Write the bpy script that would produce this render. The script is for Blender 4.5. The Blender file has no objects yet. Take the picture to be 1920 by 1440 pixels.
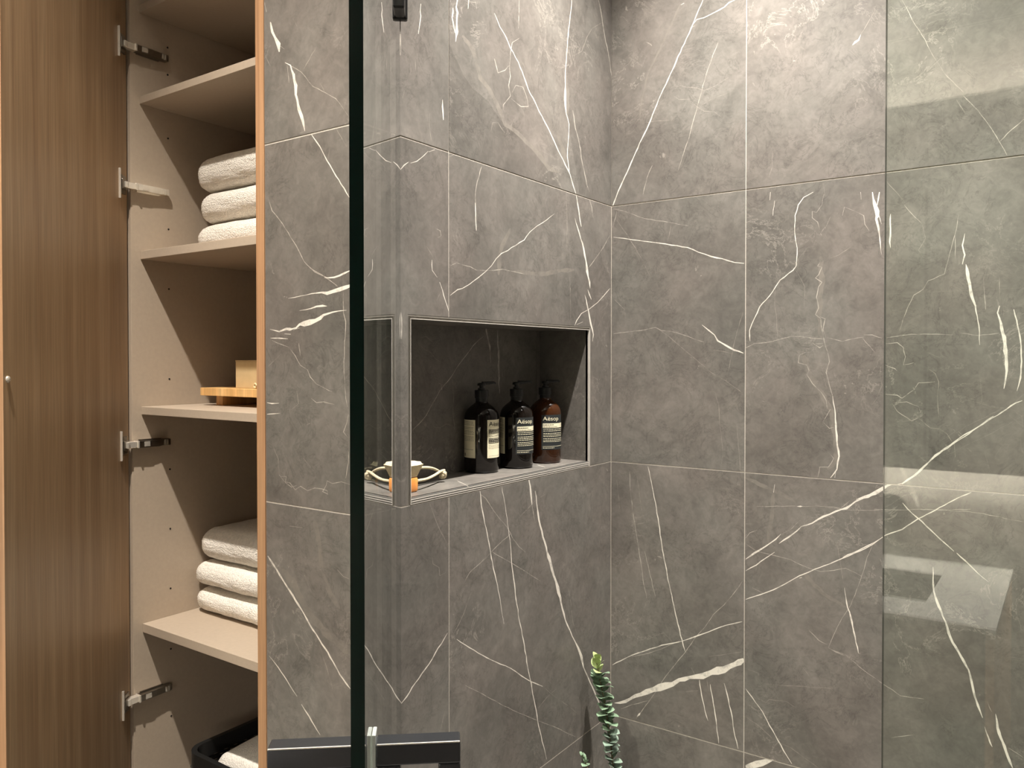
import bpy, bmesh, math, random
from mathutils import Vector, Matrix
from mathutils.geometry import delaunay_2d_cdt
random.seed(7)
S = bpy.context.scene
COL = S.collection
PI = math.pi

# ------------------------------------------------------------------ camera
F_PX, YAW, PITCH = 1500.22, 0.6116, 0.0132
CAM = Vector((0.8914, -1.6781, 1.4384))
CX, CY = 960.0, 695.64
FW = Vector((-math.sin(YAW)*math.cos(PITCH), math.cos(YAW)*math.cos(PITCH), -math.sin(PITCH)))
RT = Vector((math.cos(YAW), math.sin(YAW), 0))
UP = RT.cross(FW)
cd = bpy.data.cameras.new('camera')
cam = bpy.data.objects.new('camera', cd)
COL.objects.link(cam)
cam.matrix_world = Matrix(((RT.x, UP.x, -FW.x, CAM.x), (RT.y, UP.y, -FW.y, CAM.y), (RT.z, UP.z, -FW.z, CAM.z), (0, 0, 0, 1)))
cd.sensor_width = 36; cd.lens = F_PX/1920*36
cd.shift_y = -(720-CY)/1920
cd.clip_start = 0.02
S.camera = cam
# ------------------------------------------------------------------ world, exposure
w = bpy.data.worlds.new('world'); S.world = w; w.use_nodes = True
w.node_tree.nodes['Background'].inputs[0].default_value = (1, .95, .88, 1)
w.node_tree.nodes['Background'].inputs[1].default_value = 0.05
S.view_settings.view_transform = 'Standard'
S.view_settings.look = 'None'
S.view_settings.exposure = 0.0
S.view_settings.gamma = 1
S.view_settings.use_curve_mapping = False
CEIL = 2.95
# ceiling downlights: (x, y, watts, cone degrees)
DOWN = [(0.42, -0.37, 440, 88), (0.02, -1.47, 325, 100), (1.35, -0.37, 240, 88), (0.95, -2.05, 15, 95)]
LED_TOP, LED_BOT = 24.0, 42.0
def spot(x, y, wt, cone):
    ld = bpy.data.lights.new('downlight_beam', 'SPOT'); ld.energy = wt; ld.color = (1, .95, .90) if y > -1 else (1, .93, .85)
    ld.spot_size = math.radians(cone); ld.spot_blend = 1.0; ld.shadow_soft_size = .018
    o = bpy.data.objects.new('downlight_beam', ld); o.location = (x, y, CEIL-.022); COL.objects.link(o)
for d in DOWN: spot(*d)
def led(x0, x1, y, z, up, wt):
    ld = bpy.data.lights.new('led_beam', 'AREA'); ld.energy = wt; ld.color = (1, .94, .84); ld.shape = 'RECTANGLE'
    ld.size = x1-x0; ld.size_y = .012
    o = bpy.data.objects.new('led_beam', ld); o.location = ((x0+x1)/2, y, z)
    o.rotation_euler = (PI if up else 0, 0, 0); COL.objects.link(o)
led(-.42, 1.04, -2.345, 2.168, True, LED_TOP)
led(-.42, 1.04, -2.366, 1.124, False, LED_BOT)

# ------------------------------------------------------------------ helpers
def ray(u, v): return FW + RT*((u-CX)/F_PX) + UP*((CY-v)/F_PX)
def hit(u, v, ax, val):
    d = ray(u, v); return CAM + d*((val-CAM[ax])/d[ax])

def N(nt, t, **k):
    n = nt.nodes.new(t)
    for a, b in k.items():
        if a in n.inputs.keys(): n.inputs[a].default_value = b
        else: setattr(n, a, b)
    return n
def newmat(name):
    m = bpy.data.materials.new(name); m.use_nodes = True
    return m, m.node_tree, m.node_tree.nodes['Principled BSDF']
def rgb(r, g, b):
    f = lambda c: ((c/255+.055)/1.055)**2.4 if c > 10 else c/255/12.92
    return (f(r), f(g), f(b), 1)
def plain(name, col, rough=.5, metal=0, noise=0, scale=60, bump=0, coat=0, bscale=None, bdist=.002):
    m, nt, b = newmat(name); L = nt.links.new
    b.inputs['Base Color'].default_value = col
    b.inputs['Roughness'].default_value = rough; b.inputs['Metallic'].default_value = metal
    b.inputs['Coat Weight'].default_value = coat; b.inputs['Coat Roughness'].default_value = .05
    tc = N(nt, 'ShaderNodeTexCoord')
    nz = N(nt, 'ShaderNodeTexNoise', Scale=scale, Detail=5.0); L(tc.outputs['Object'], nz.inputs['Vector'])
    if noise:
        mx = N(nt, 'ShaderNodeMix', data_type='RGBA', blend_type='MULTIPLY'); mx.inputs[0].default_value = 1
        cr = N(nt, 'ShaderNodeMapRange'); cr.inputs['To Min'].default_value = 1-noise; cr.inputs['To Max'].default_value = 1+noise
        cr.inputs['From Min'].default_value = .3; cr.inputs['From Max'].default_value = .7
        L(nz.outputs['Fac'], cr.inputs['Value'])
        mx.inputs[6].default_value = col; L(cr.outputs[0], mx.inputs[7]); L(mx.outputs[2], b.inputs['Base Color'])
    if bump:
        n2 = N(nt, 'ShaderNodeTexNoise', Scale=bscale or scale, Detail=4.0); L(tc.outputs['Object'], n2.inputs['Vector'])
        bp = N(nt, 'ShaderNodeBump', Strength=bump, Distance=bdist); L(n2.outputs['Fac'], bp.inputs['Height']); L(bp.outputs[0], b.inputs['Normal'])
    return m

def marble(name, level, base=1.0, vstretch=1.0):
    """grey stone look porcelain; level 0 field, 1 bright calcite vein, 2 thin vein, 3 hairline, 4 pale cloud"""
    m, nt, b = newmat(name); L = nt.links.new
    tc = N(nt, 'ShaderNodeTexCoord'); oi = N(nt, 'ShaderNodeObjectInfo')
    off = N(nt, 'ShaderNodeVectorMath', operation='SCALE'); off.inputs['Scale'].default_value = 37.0
    cmb = N(nt, 'ShaderNodeCombineXYZ'); L(oi.outputs['Random'], cmb.inputs[0]); L(oi.outputs['Random'], cmb.inputs[1])
    L(cmb.outputs[0], off.inputs[0])
    add = N(nt, 'ShaderNodeVectorMath', operation='ADD'); L(tc.outputs['Object'], add.inputs[0]); L(off.outputs[0], add.inputs[1])
    v = add.outputs[0]
    def noise(sc, det, dist=0., rough=.55, vec=None):
        n = N(nt, 'ShaderNodeTexNoise', Scale=sc, Detail=det, Distortion=dist, Roughness=rough); L(vec or v, n.inputs['Vector']); return n.outputs['Fac']
    def ramp(x, a, bb, c0, c1):
        r = N(nt, 'ShaderNodeMapRange'); L(x, r.inputs['Value'])
        for k, q in (('From Min', a), ('From Max', bb), ('To Min', c0), ('To Max', c1)): r.inputs[k].default_value = q
        return r.outputs[0]
    def mth(op, x, y):
        n = N(nt, 'ShaderNodeMath', operation=op)
        for i, q in enumerate((x, y)):
            if q is None: continue
            if isinstance(q, (int, float)): n.inputs[i].default_value = q
            else: L(q, n.inputs[i])
        return n.outputs[0]
    big = ramp(noise(2.6, 3, .6), .32, .68, .84, 1.16)
    mid = ramp(noise(14, 6, .8, .64), .3, .7, .80, 1.20)
    fine = ramp(noise(70, 5, .8, .65), .3, .7, .87, 1.14)
    # dark wisps
    wisp = mth('ABSOLUTE', mth('SUBTRACT', noise(17, 7, 1.1, .68), .5), None)
    wisp = ramp(wisp, 0, .022, .76, 1.0)
    wmask = ramp(noise(6, 2), .48, .60, 1.0, 0.0)
    wisp = mth('MAXIMUM', wisp, wmask)
    tone = mth('MULTIPLY', mth('MULTIPLY', big, mid), mth('MULTIPLY', fine, wisp))
    # hue drift warm/green
    hue = N(nt, 'ShaderNodeMix', data_type='RGBA'); L(ramp(noise(5, 3), .35, .65, 0, 1), hue.inputs[0])
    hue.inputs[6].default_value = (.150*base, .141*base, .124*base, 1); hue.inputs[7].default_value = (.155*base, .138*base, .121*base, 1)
    fld = N(nt, 'ShaderNodeMix', data_type='RGBA', blend_type='MULTIPLY'); fld.inputs[0].default_value = 1
    L(hue.outputs[2], fld.inputs[6]); L(tone, fld.inputs[7])
    col = fld.outputs[2]
    # lacy procedural hairlines in patches, pale flecks
    lace = mth('ABSOLUTE', mth('SUBTRACT', noise(10, 7, .7, .68), .52), None)
    lace = ramp(lace, .0015, .011, 1, 0)
    lmask = ramp(noise(3.7, 2, .3), .56, .66, 0, 1)
    lace = mth('MULTIPLY', lace, lmask)
    fleck = ramp(noise(38, 3, 1.0), .71, .76, 0, .55)
    lf = mth('MAXIMUM', mth('MULTIPLY', lace, .38), mth('MULTIPLY', fleck, ramp(noise(5, 2), .5, .6, 0, 1)))
    m1 = N(nt, 'ShaderNodeMix', data_type='RGBA'); L(lf, m1.inputs[0]); L(col, m1.inputs[6]); m1.inputs[7].default_value = (.46, .42, .36, 1)
    col = m1.outputs[2]
    if level:
        vc = {1: (.74, .69, .60, 1), 2: (.48, .44, .375, 1), 3: (.36, .325, .275, 1), 4: (.215, .195, .165, 1)}[level]
        lo, hi, a, c = {1: (.35, .52, .50, 1), 2: (.36, .62, .12, .95), 3: (.38, .66, .03, .8), 4: (.35, .6, .1, .8)}[level]
        mm = N(nt, 'ShaderNodeMix', data_type='RGBA'); L(ramp(noise(45, 5, .3, .7), lo, hi, a, c), mm.inputs[0])
        L(col, mm.inputs[6]); mm.inputs[7].default_value = vc; col = mm.outputs[2]
    L(col, b.inputs['Base Color'])
    L(ramp(noise(20, 3), .3, .7, .30, .44), b.inputs['Roughness'])
    b.inputs['Specular IOR Level'].default_value = .42
    bp = N(nt, 'ShaderNodeBump', Strength=.12, Distance=.001); L(noise(55, 5, .5), bp.inputs['Height']); L(bp.outputs[0], b.inputs['Normal'])
    return m

def wood(name, c0, c1, c2, sx=1.0, rough=.45):
    m, nt, b = newmat(name); L = nt.links.new
    tc = N(nt, 'ShaderNodeTexCoord')
    mp = N(nt, 'ShaderNodeMapping'); mp.inputs['Scale'].default_value = (38*sx, 38*sx, .9); L(tc.outputs['Object'], mp.inputs['Vector'])
    mp2 = N(nt, 'ShaderNodeMapping'); mp2.inputs['Scale'].default_value = (260*sx, 260*sx, 7); L(tc.outputs['Object'], mp2.inputs['Vector'])
    n1 = N(nt, 'ShaderNodeTexNoise', Scale=1.0, Detail=6.0, Distortion=.5); L(mp.outputs[0], n1.inputs['Vector'])
    n2 = N(nt, 'ShaderNodeTexNoise', Scale=1.0, Detail=4.0); L(mp2.outputs[0], n2.inputs['Vector'])
    cr = N(nt, 'ShaderNodeValToRGB'); e = cr.color_ramp.elements
    e[0].position = .30; e[0].color = c0; e[1].position = .70; e[1].color = c2
    k = cr.color_ramp.elements.new(.5); k.color = c1
    L(n1.outputs['Fac'], cr.inputs[0])
    mx = N(nt, 'ShaderNodeMix', data_type='RGBA', blend_type='MULTIPLY'); mx.inputs[0].default_value = 1
    r = N(nt, 'ShaderNodeMapRange'); L(n2.outputs['Fac'], r.inputs['Value']); r.inputs['From Min'].default_value = .3; r.inputs['From Max'].default_value = .7
    r.inputs['To Min'].default_value = .80; r.inputs['To Max'].default_value = 1.12
    L(cr.outputs[0], mx.inputs[6]); L(r.outputs[0], mx.inputs[7]); L(mx.outputs[2], b.inputs['Base Color'])
    b.inputs['Roughness'].default_value = rough
    bp = N(nt, 'ShaderNodeBump', Strength=.15, Distance=.0006); L(n2.outputs['Fac'], bp.inputs['Height']); L(bp.outputs[0], b.inputs['Normal'])
    return m

def glassmat(name, tint):
    """architectural pane: clear transmission plus angle dependent surface reflection"""
    m = bpy.data.materials.new(name); m.use_nodes = True; nt = m.node_tree; nt.nodes.clear(); L = nt.links.new
    out = N(nt, 'ShaderNodeOutputMaterial'); tr = N(nt, 'ShaderNodeBsdfTransparent'); tr.inputs[0].default_value = tint
    gl = N(nt, 'ShaderNodeBsdfGlossy'); gl.inputs['Roughness'].default_value = .0; gl.inputs[0].default_value = (1, 1, 1, 1)
    lw = N(nt, 'ShaderNodeLayerWeight'); lw.inputs[0].default_value = .5
    p = N(nt, 'ShaderNodeMath', operation='POWER'); L(lw.outputs['Facing'], p.inputs[0]); p.inputs[1].default_value = 4.3
    a = N(nt, 'ShaderNodeMath', operation='MULTIPLY_ADD'); L(p.outputs[0], a.inputs[0]); a.inputs[1].default_value = .957; a.inputs[2].default_value = .043
    mx = N(nt, 'ShaderNodeMixShader'); L(a.outputs[0], mx.inputs[0]); L(tr.outputs[0], mx.inputs[1]); L(gl.outputs[0], mx.inputs[2])
    L(mx.outputs[0], out.inputs[0]); return m
def emis(name, col, st):
    m, nt, b = newmat(name); b.inputs['Emission Color'].default_value = col; b.inputs['Emission Strength'].default_value = st
    b.inputs['Base Color'].default_value = col; return m

M = {}
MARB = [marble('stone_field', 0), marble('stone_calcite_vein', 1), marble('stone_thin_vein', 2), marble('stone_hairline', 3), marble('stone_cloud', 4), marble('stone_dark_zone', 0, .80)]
M['grout'] = plain('grout', (.50, .455, .39, 1), .8, noise=.12, scale=200, bump=.3)
M['trim'] = plain('satin_trim', (.62, .58, .52, 1), .38, .15, noise=.05)
M['trim_grey'] = plain('trim_stone_grey', (.19, .175, .15, 1), .45, noise=.08)
M['trim_dark'] = plain('trim_groove', (.10, .095, .085, 1), .6)
M['paint'] = plain('white_paint', (.62, .59, .54, 1), .7, noise=.03, scale=30)
M['darkwall'] = plain('brown_wall', (.18, .16, .135, 1), .7, noise=.05)
M['floor'] = marble('floor_stone', 0, 1.1)
M['lam'] = plain('greige_laminate', rgb(176, 160, 141), .55, noise=.03, scale=150, bump=.08, bscale=400)
M['doorwood'] = wood('walnut_veneer', rgb(150, 120, 90), rgb(162, 133, 101), rgb(173, 145, 113))
M['edgewood'] = wood('oak_edge', rgb(156, 117, 85), rgb(176, 136, 100), rgb(190, 152, 115), 2.0)
M['traywood'] = wood('tray_wood', rgb(206, 158, 96), rgb(220, 174, 112), rgb(230, 188, 128), .6)
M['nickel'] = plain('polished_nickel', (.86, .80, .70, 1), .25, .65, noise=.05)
M['nickel_dark'] = plain('dark_nickel', (.30, .27, .23, 1), .30, 1, noise=.1)
M['hole'] = plain('hole_shadow_black', (.012, .01, .009, 1), .9)
M['towel'] = plain('terry_cotton', rgb(238, 231, 219), .95, noise=.10, scale=160, bump=.9, bscale=380, bdist=.0042)
M['basket'] = plain('black_woven_fibre', (.018, .016, .014, 1), .6, noise=.5, scale=300, bump=.8, bscale=300)
M['leather'] = plain('black_leather_rim', (.008, .008, .008, 1), .45, bump=.2)
M['black'] = plain('matt_black_metal', (.022, .021, .021, 1), .28, .6, noise=.1)
M['black_top'] = plain('black_anodised', (.10, .104, .114, 1), .24, .85)
M['plastic'] = plain('black_plastic', (.010, .010, .010, 1), .35)
M['clear'] = plain('clear_washer', (.72, .76, .72, 1), .08, .55)
M['edgeglass'] = plain('green_glass_edge', (.0015, .012, .0095, 1), .16, 0, coat=.3)
M['glass'] = glassmat('clear_glass', (.955, .985, .958, 1))
M['amber'] = plain('amber_dark', (.006, .004, .003, 1), .06)
M['amber_lit'] = plain('amber_painted_glow', (.040, .013, .004, 1), .06)  # browner base colour stands for light glowing through the amber
M['cream'] = plain('cream_label', rgb(236, 228, 196), .6, noise=.02)
M['slate'] = plain('slate_label', rgb(40, 43, 43), .5)
M['ink'] = plain('label_ink', rgb(38, 34, 28), .6)
M['inkgrey'] = plain('label_grey_ink', rgb(120, 114, 96), .6)
M['rope'] = plain('cotton_rope', rgb(205, 192, 160), .9, noise=.15, scale=180, bump=.8, bscale=500)
M['bristle'] = plain('pale_bristle', rgb(238, 222, 180), .9, noise=.1, scale=300, bump=.8, bscale=900)
M['orange'] = wood('honey_wood', rgb(226, 142, 66), rgb(236, 156, 80), rgb(244, 172, 96), 1.0)
M['kraft'] = plain('kraft_card', rgb(196, 170, 126), .75, noise=.05)
M['mauve'] = plain('grey_card', rgb(120, 108, 106), .7, noise=.05)
M['ctop'] = plain('grey_counter', rgb(148, 145, 139), .4, noise=.03)
M['basin'] = plain('charcoal_basin', rgb(58, 54, 51), .5, noise=.05)
M['vanity'] = plain('dark_vanity_front', rgb(76, 68, 56), .5, noise=.05)
M['mirror'] = plain('mirror_silver', (.80, .82, .80, 1), .0, 1)
M['stem'] = plain('brown_stem', rgb(96, 84, 60), .7)
M['leaf_a'] = plain('leaf_lime', rgb(158, 172, 116), .5, noise=.12, scale=90)
M['leaf_b'] = plain('leaf_sage', rgb(116, 138, 112), .5, noise=.15, scale=90)
M['leaf_c'] = plain('leaf_blue_green', rgb(122, 140, 124), .5, noise=.15, scale=90)
M['vase'] = plain('grey_stoneware', rgb(120, 114, 104), .5, noise=.1)
M['lamp'] = emis('lamp_glow', (1, .92, .8, 1), 30)
M['ledglow'] = emis('led_glow', (1, .93, .82, 1), 12)

def link(name, mesh, parent=None, mats=(), loc=None):
    o = bpy.data.objects.new(name, mesh); COL.objects.link(o)
    for m in mats: mesh.materials.append(m)
    if parent is not None: o.parent = parent
    if loc is not None: o.location = loc
    return o
def tag(o, label=None, cat=None, group=None, kind=None):
    if label: o['label'] = label
    if cat: o['category'] = cat
    if group: o['group'] = group
    if kind: o['kind'] = kind
    return o
def empty(name, loc=(0, 0, 0), rz=0):
    o = bpy.data.objects.new(name, None); o.empty_display_size = .05; o.location = loc; o.rotation_euler = (0, 0, rz); COL.objects.link(o); return o
def smooth(me, ang=40):
    for p in me.polygons: p.use_smooth = True
    try: me.set_sharp_from_angle(angle=math.radians(ang))
    except Exception: pass
class MB:
    def __init__(s): s.b = bmesh.new()
    def box(s, x0, x1, y0, y1, z0, z1, mi=0, bev=0, mat=None):
        v = [s.b.verts.new(c) for c in ((x0,y0,z0),(x1,y0,z0),(x1,y1,z0),(x0,y1,z0),(x0,y0,z1),(x1,y0,z1),(x1,y1,z1),(x0,y1,z1))]
        fs = [s.b.faces.new([v[i] for i in q]) for q in ((3,2,1,0),(4,5,6,7),(0,1,5,4),(1,2,6,5),(2,3,7,6),(3,0,4,7))]
        for f in fs: f.material_index = mi
        if mat is not None:
            for q in v: q.co = mat @ q.co
        if bev:
            es = list({e for f in fs for e in f.edges})
            r = bmesh.ops.bevel(s.b, geom=es, offset=bev, segments=2, affect='EDGES', profile=.5)
            for f in r['faces']: f.material_index = mi
        return s
    def lathe(s, prof, c=(0,0,0), seg=32, mi=0, cap=True):
        rings = []
        for r, z in prof:
            rings.append([s.b.verts.new((c[0]+r*math.cos(2*PI*i/seg), c[1]+r*math.sin(2*PI*i/seg), c[2]+z)) for i in range(seg)])
        for a, b in zip(rings, rings[1:]):
            for i in range(seg):
                f = s.b.faces.new((a[i], a[(i+1) % seg], b[(i+1) % seg], b[i])); f.material_index = mi
        if cap:
            f = s.b.faces.new(rings[0][::-1]); f.material_index = mi
            f = s.b.faces.new(rings[-1]); f.material_index = mi
        return s
    def tube(s, pts, r, seg=10, mi=0, closed=False):
        pts = [Vector(p) for p in pts]; n = len(pts); rings = []
        rr = r if isinstance(r, (list, tuple)) else [r]*n
        up = Vector((0, 0, 1)); 
        for i, p in enumerate(pts):
            if closed: t = (pts[(i+1) % n]-pts[i-1]).normalized()
            else: t = (pts[min(i+1, n-1)]-pts[max(i-1, 0)]).normalized()
            a = t.cross(up)
            if a.length < .05: a = t.cross(Vector((1, 0, 0)))
            a.normalize(); b2 = t.cross(a)
            rings.append([s.b.verts.new(p+(a*math.cos(2*PI*k/seg)+b2*math.sin(2*PI*k/seg))*rr[i]) for k in range(seg)])
        prs = list(zip(rings, rings[1:])) + ([(rings[-1], rings[0])] if closed else [])
        for a, b2 in prs:
            for k in range(seg):
                f = s.b.faces.new((a[k], a[(k+1) % seg], b2[(k+1) % seg], b2[k])); f.material_index = mi
        if not closed: s.b.faces.new(rings[0][::-1]); s.b.faces.new(rings[-1])
        return s
    def build(s, name, mats, parent=None, sm=False, loc=None, recenter=False):
        bmesh.ops.recalc_face_normals(s.b, faces=s.b.faces[:])
        me = bpy.data.meshes.new(name)
        if recenter:
            vs = [v.co for v in s.b.verts]; c = sum(vs, Vector())/len(vs)
            for v in s.b.verts: v.co -= c
            loc = c
        s.b.to_mesh(me); s.b.free()
        if not isinstance(mats, (list, tuple)): mats = [mats]
        o = link(name, me, parent, mats, loc)
        if sm: smooth(me, sm if sm is not True else 40)
        return o

# ------------------------------------------------------------------ tiled walls with calcite veins inlaid in each tile's face
class Wall:
    """plane: world point = O + A*a + Z*b, outward normal Nn"""
    def __init__(s, ax, val, A, Nn): s.ax, s.val, s.A, s.Nn = ax, val, Vector(A), Vector(Nn); s.q = []; s.O = Vector((0,0,0)); s.O[ax] = val
    def uv(s, u, v):
        p = hit(u, v, s.ax, s.val); return Vector(((p-s.O).dot(s.A), p.z))
    def V(s, sc, ox, oy, lev, *lines, w=3.5):
        for ln in lines:
            pts = [(p[0]/sc+ox, p[1]/sc+oy, (p[2] if len(p) > 2 else w)/sc) for p in ln]
            out = [pts[0]]
            for p, q in zip(pts, pts[1:]):
                d = math.hypot(q[0]-p[0], q[1]-p[1]); n = max(1, int(d/9)); wd = (p[2]+q[2])/2
                for i in range(1, n+1):
                    t = i/n; x = p[0]+(q[0]-p[0])*t; y = p[1]+(q[1]-p[1])*t; ww = p[2]+(q[2]-p[2])*t
                    if i < n and d > 0:
                        j = random.uniform(-.55, .55)*(1+.12*wd); x += -(q[1]-p[1])/d*j; y += (q[0]-p[0])/d*j
                    out.append((x, y, ww*random.uniform(.65, 1.3)))
            L, R = [], []
            for i, p in enumerate(out):
                a = out[max(0, i-1)]; c = out[min(len(out)-1, i+1)]
                d = math.hypot(c[0]-a[0], c[1]-a[1]) or 1; nx, ny = -(c[1]-a[1])/d, (c[0]-a[0])/d
                h = max(.30, p[2]/2*(.95 if lev in (1, 4) else .72))
                if i in (0, len(out)-1): h *= .4
                L.append(s.uv(p[0]+nx*h, p[1]+ny*h)); R.append(s.uv(p[0]-nx*h, p[1]-ny*h))
            for i in range(len(out)-1):
                quad = [L[i], L[i+1], R[i+1], R[i]]
                ar = sum(quad[k].x*quad[(k+1) % 4].y-quad[(k+1) % 4].x*quad[k].y for k in range(4))
                if ar < 0: quad.reverse()
                s.q.append((lev, quad))
    def zone(s, lev, pts):
        q = [s.uv(*p) for p in pts]
        if sum(q[k].x*q[(k+1) % len(q)].y-q[(k+1) % len(q)].x*q[k].y for k in range(len(q))) < 0: q.reverse()
        s.q.append((lev, q))
    def tile(s, parent, poly, th=.008, proud=0., name='tile'):
        """poly: CCW outline (a,b); front face flush with the wall plane"""
        x0 = min(p[0] for p in poly); x1 = max(p[0] for p in poly); y0 = min(p[1] for p in poly); y1 = max(p[1] for p in poly)
        c = Vector(((x0+x1)/2, (y0+y1)/2))
        vs = [Vector(p) for p in poly]; fs = [list(range(len(poly)))]; lev = {0: 0}
        for lv, q in s.q:
            if max(p.x for p in q) < x0 or min(p.x for p in q) > x1 or max(p.y for p in q) < y0 or min(p.y for p in q) > y1: continue
            k = len(vs); vs += q; lev[len(fs)] = lv; fs.append(list(range(k, k+len(q))))
        v2, _, f2, _, _, of = delaunay_2d_cdt(vs, [], fs, 1, 1e-6)
        bm = bmesh.new()
        P = lambda a, b, d: s.O + s.A*a + Vector((0, 0, b)) + s.Nn*d
        org = P(c.x, c.y, 0)
        bv = [bm.verts.new(P(p.x, p.y, proud)-org) for p in v2]
        for f, o in zip(f2, of):
            if 0 not in o: continue
            try: fc = bm.faces.new([bv[i] for i in f])
            except ValueError: continue
            lvs = [lev[i] for i in o if lev.get(i, 0)]
            fc.material_index = min(lvs) if lvs else 0
            if fc.calc_area() < 1e-12: continue
            fc.normal_update()
            if fc.normal.dot(s.Nn) < 0: fc.normal_flip()
        fr = [bm.verts.new(P(p[0], p[1], proud)-org) for p in poly]; bk = [bm.verts.new(P(p[0], p[1], -th)-org) for p in poly]
        n = len(poly)
        for i in range(n):
            j = (i+1) % n; fc = bm.faces.new((fr[i], fr[j], bk[j], bk[i])); fc.normal_update()
            e = Vector(poly[j])-Vector(poly[i]); on = s.A*e.y + Vector((0, 0, -e.x))
            if fc.normal.dot(on) < 0: fc.normal_flip()
        loose = [v for v in bm.verts if not v.link_faces]
        for v in loose: bm.verts.remove(v)
        me = bpy.data.meshes.new(name); bm.to_mesh(me); bm.free()
        return link(name, me, parent, MARB, org)

WC = Wall(1, 0.0, (1, 0, 0), (0, -1, 0))      # shower back wall
WB = Wall(0, 0.0, (0, 1, 0), (1, 0, 0))       # niche wall
WA = Wall(1, -.812, (1, 0, 0), (0, -1, 0))    # return beside the cabinet
WN = Wall(0, -.1316, (0, 1, 0), (1, 0, 0))    # back of the niche
# --- veins on the shower back wall (traced from the photograph's tiles)
B = (3, 1120, 0)
WC.V(*B, 1, [(595,0),(560,80),(530,155),(500,220),(410,420),(345,560),(290,700),(215,860),(170,965),(130,1050),(85,1165)], [(775,0),(740,15),(715,40),(660,70),(600,100),(560,110),(540,135)], w=6)
WC.V(*B, 2, [(550,145),(520,160)], [(680,240),(650,310),(610,430),(565,590),(540,680),(515,780),(480,880),(455,960)], [(90,1175),(140,1185),(235,1220),(270,1230),(400,1250),(510,1270)], [(110,1190),(85,1280)], [(258,1095),(280,1000),(310,930)], w=4)
WC.V(*B, 3, [(570,600),(640,560),(740,520)], [(460,480),(500,490),(560,495),(600,510),(670,480),(740,435)], [(430,540),(460,560),(520,560),(560,600),(600,625),(660,630),(700,660)], [(280,690),(340,680),(430,675),(430,720)], [(1480,195),(1510,150),(1560,60)], [(985,860),(985,940),(965,1000)], [(1270,1030),(1280,1100)], w=3.5)
WC.V(*B, 4, [(470,20),(380,220),(290,400),(250,560),(240,660)], w=10)
WC.V(*B, 1, [(470,28,5),(488,18,9)], [(1435,255,5),(1450,238,12),(1470,225,8),(1482,195,3)])
D = (2.482, 1120, 360)
WC.V(*D, 1, [(75,210,2),(190,225,3),(320,242,4),(420,258,5),(470,280,6),(530,300,6),(580,310,5),(640,328,5),(683,332,5)], [(487,618,3),(520,645,5),(545,665,4),(560,692,6),(600,715,7),(635,735,7),(680,750,7)], [(1005,0),(960,25),(935,60),(920,110),(918,180),(930,260),(925,345),(910,365),(850,410),(830,440),(800,485),(755,535),(730,590),(708,645),(710,695)], w=4)
WC.V(*D, 2, [(75,660),(200,645),(270,630),(300,645),(340,648),(400,665),(495,698)], [(690,725),(730,705),(790,700),(850,685),(905,672),(970,675),(1010,682),(1060,685)], [(1070,678),(1100,685),(1140,695),(1180,685),(1240,675)], [(1235,680),(1250,700),(1270,720),(1290,745)], [(1240,665),(1280,665),(1325,680)], [(1055,10),(1045,60),(1020,95),(1000,90),(1000,120),(1025,140),(1035,175)], [(1085,115),(1065,160)], [(1140,110),(1150,70),(1200,90),(1240,110),(1245,150),(1265,180)], w=3.6)
WC.V(*D, 3, [(90,130),(140,200),(200,300),(245,390)], [(80,500),(130,550)], [(270,630),(330,670),(400,730),(460,780),(530,840),(600,880),(675,935)], [(540,735),(600,745),(635,755)], [(678,560),(650,650),(630,740),(600,880)], [(548,930),(565,990),(572,1100),(585,1220),(575,1280)], [(650,1080),(665,1295)], [(345,140),(330,220)], [(830,440),(825,520),(835,600),(838,680)], [(920,360),(945,400),(965,440),(962,540)], [(1180,255),(1120,295),(1060,320)], [(1320,780),(1315,850),(1325,900),(1300,960),(1280,990)], w=3)
WC.V(*D, 2, [(1040,320),(1025,345),(1045,350),(1030,385),(1015,400),(1045,420),(1030,440),(1020,490),(1030,540),(1015,570),(1040,590),(1045,640),(1055,690),(1070,740),(1080,790),(1065,840),(1080,900),(1095,950)], [(1035,580),(1060,590),(1050,640),(1065,680)], [(970,745),(940,760),(935,795),(975,805),(985,830),(975,850),(1000,890),(1040,930),(1065,970),(1070,1010)], [(1050,1070),(1080,1100),(1100,1095)], [(1050,705),(1005,705),(1035,725),(1050,715)], [(1025,1330),(1035,1280),(1075,1280),(1100,1240),(1080,1215)], [(1085,1010),(1050,1070)], w=4.5)
WC.V(*D, 1, [(1095,950,5),(1105,1010,6),(1110,1080,7),(1115,1160,8),(1125,1230,9),(1115,1290,7),(1085,1330,5)], [(1110,1300,3),(1105,1330,3)], [(805,0,4),(803,38,4)], [(825,40,2),(817,110,4)], [(1225,0,4),(1228,35,2)], [(1280,0,10),(1284,30,9),(1290,55,14),(1302,90,19),(1303,112,15),(1298,125,9),(1308,165,9),(1316,230,5),(1322,290,2)], [(1313,0,10),(1308,30,8),(1302,62,7)], [(1308,100,6),(1322,150,3)])
WC.V(*D, 4, [(1040,300),(1045,420),(1030,560),(1045,680)], [(960,760),(990,850),(1040,930),(1090,1020),(1110,1150),(1110,1250),(1070,1290)], w=26)
Eo = (2.25, 1620, 300)
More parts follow.
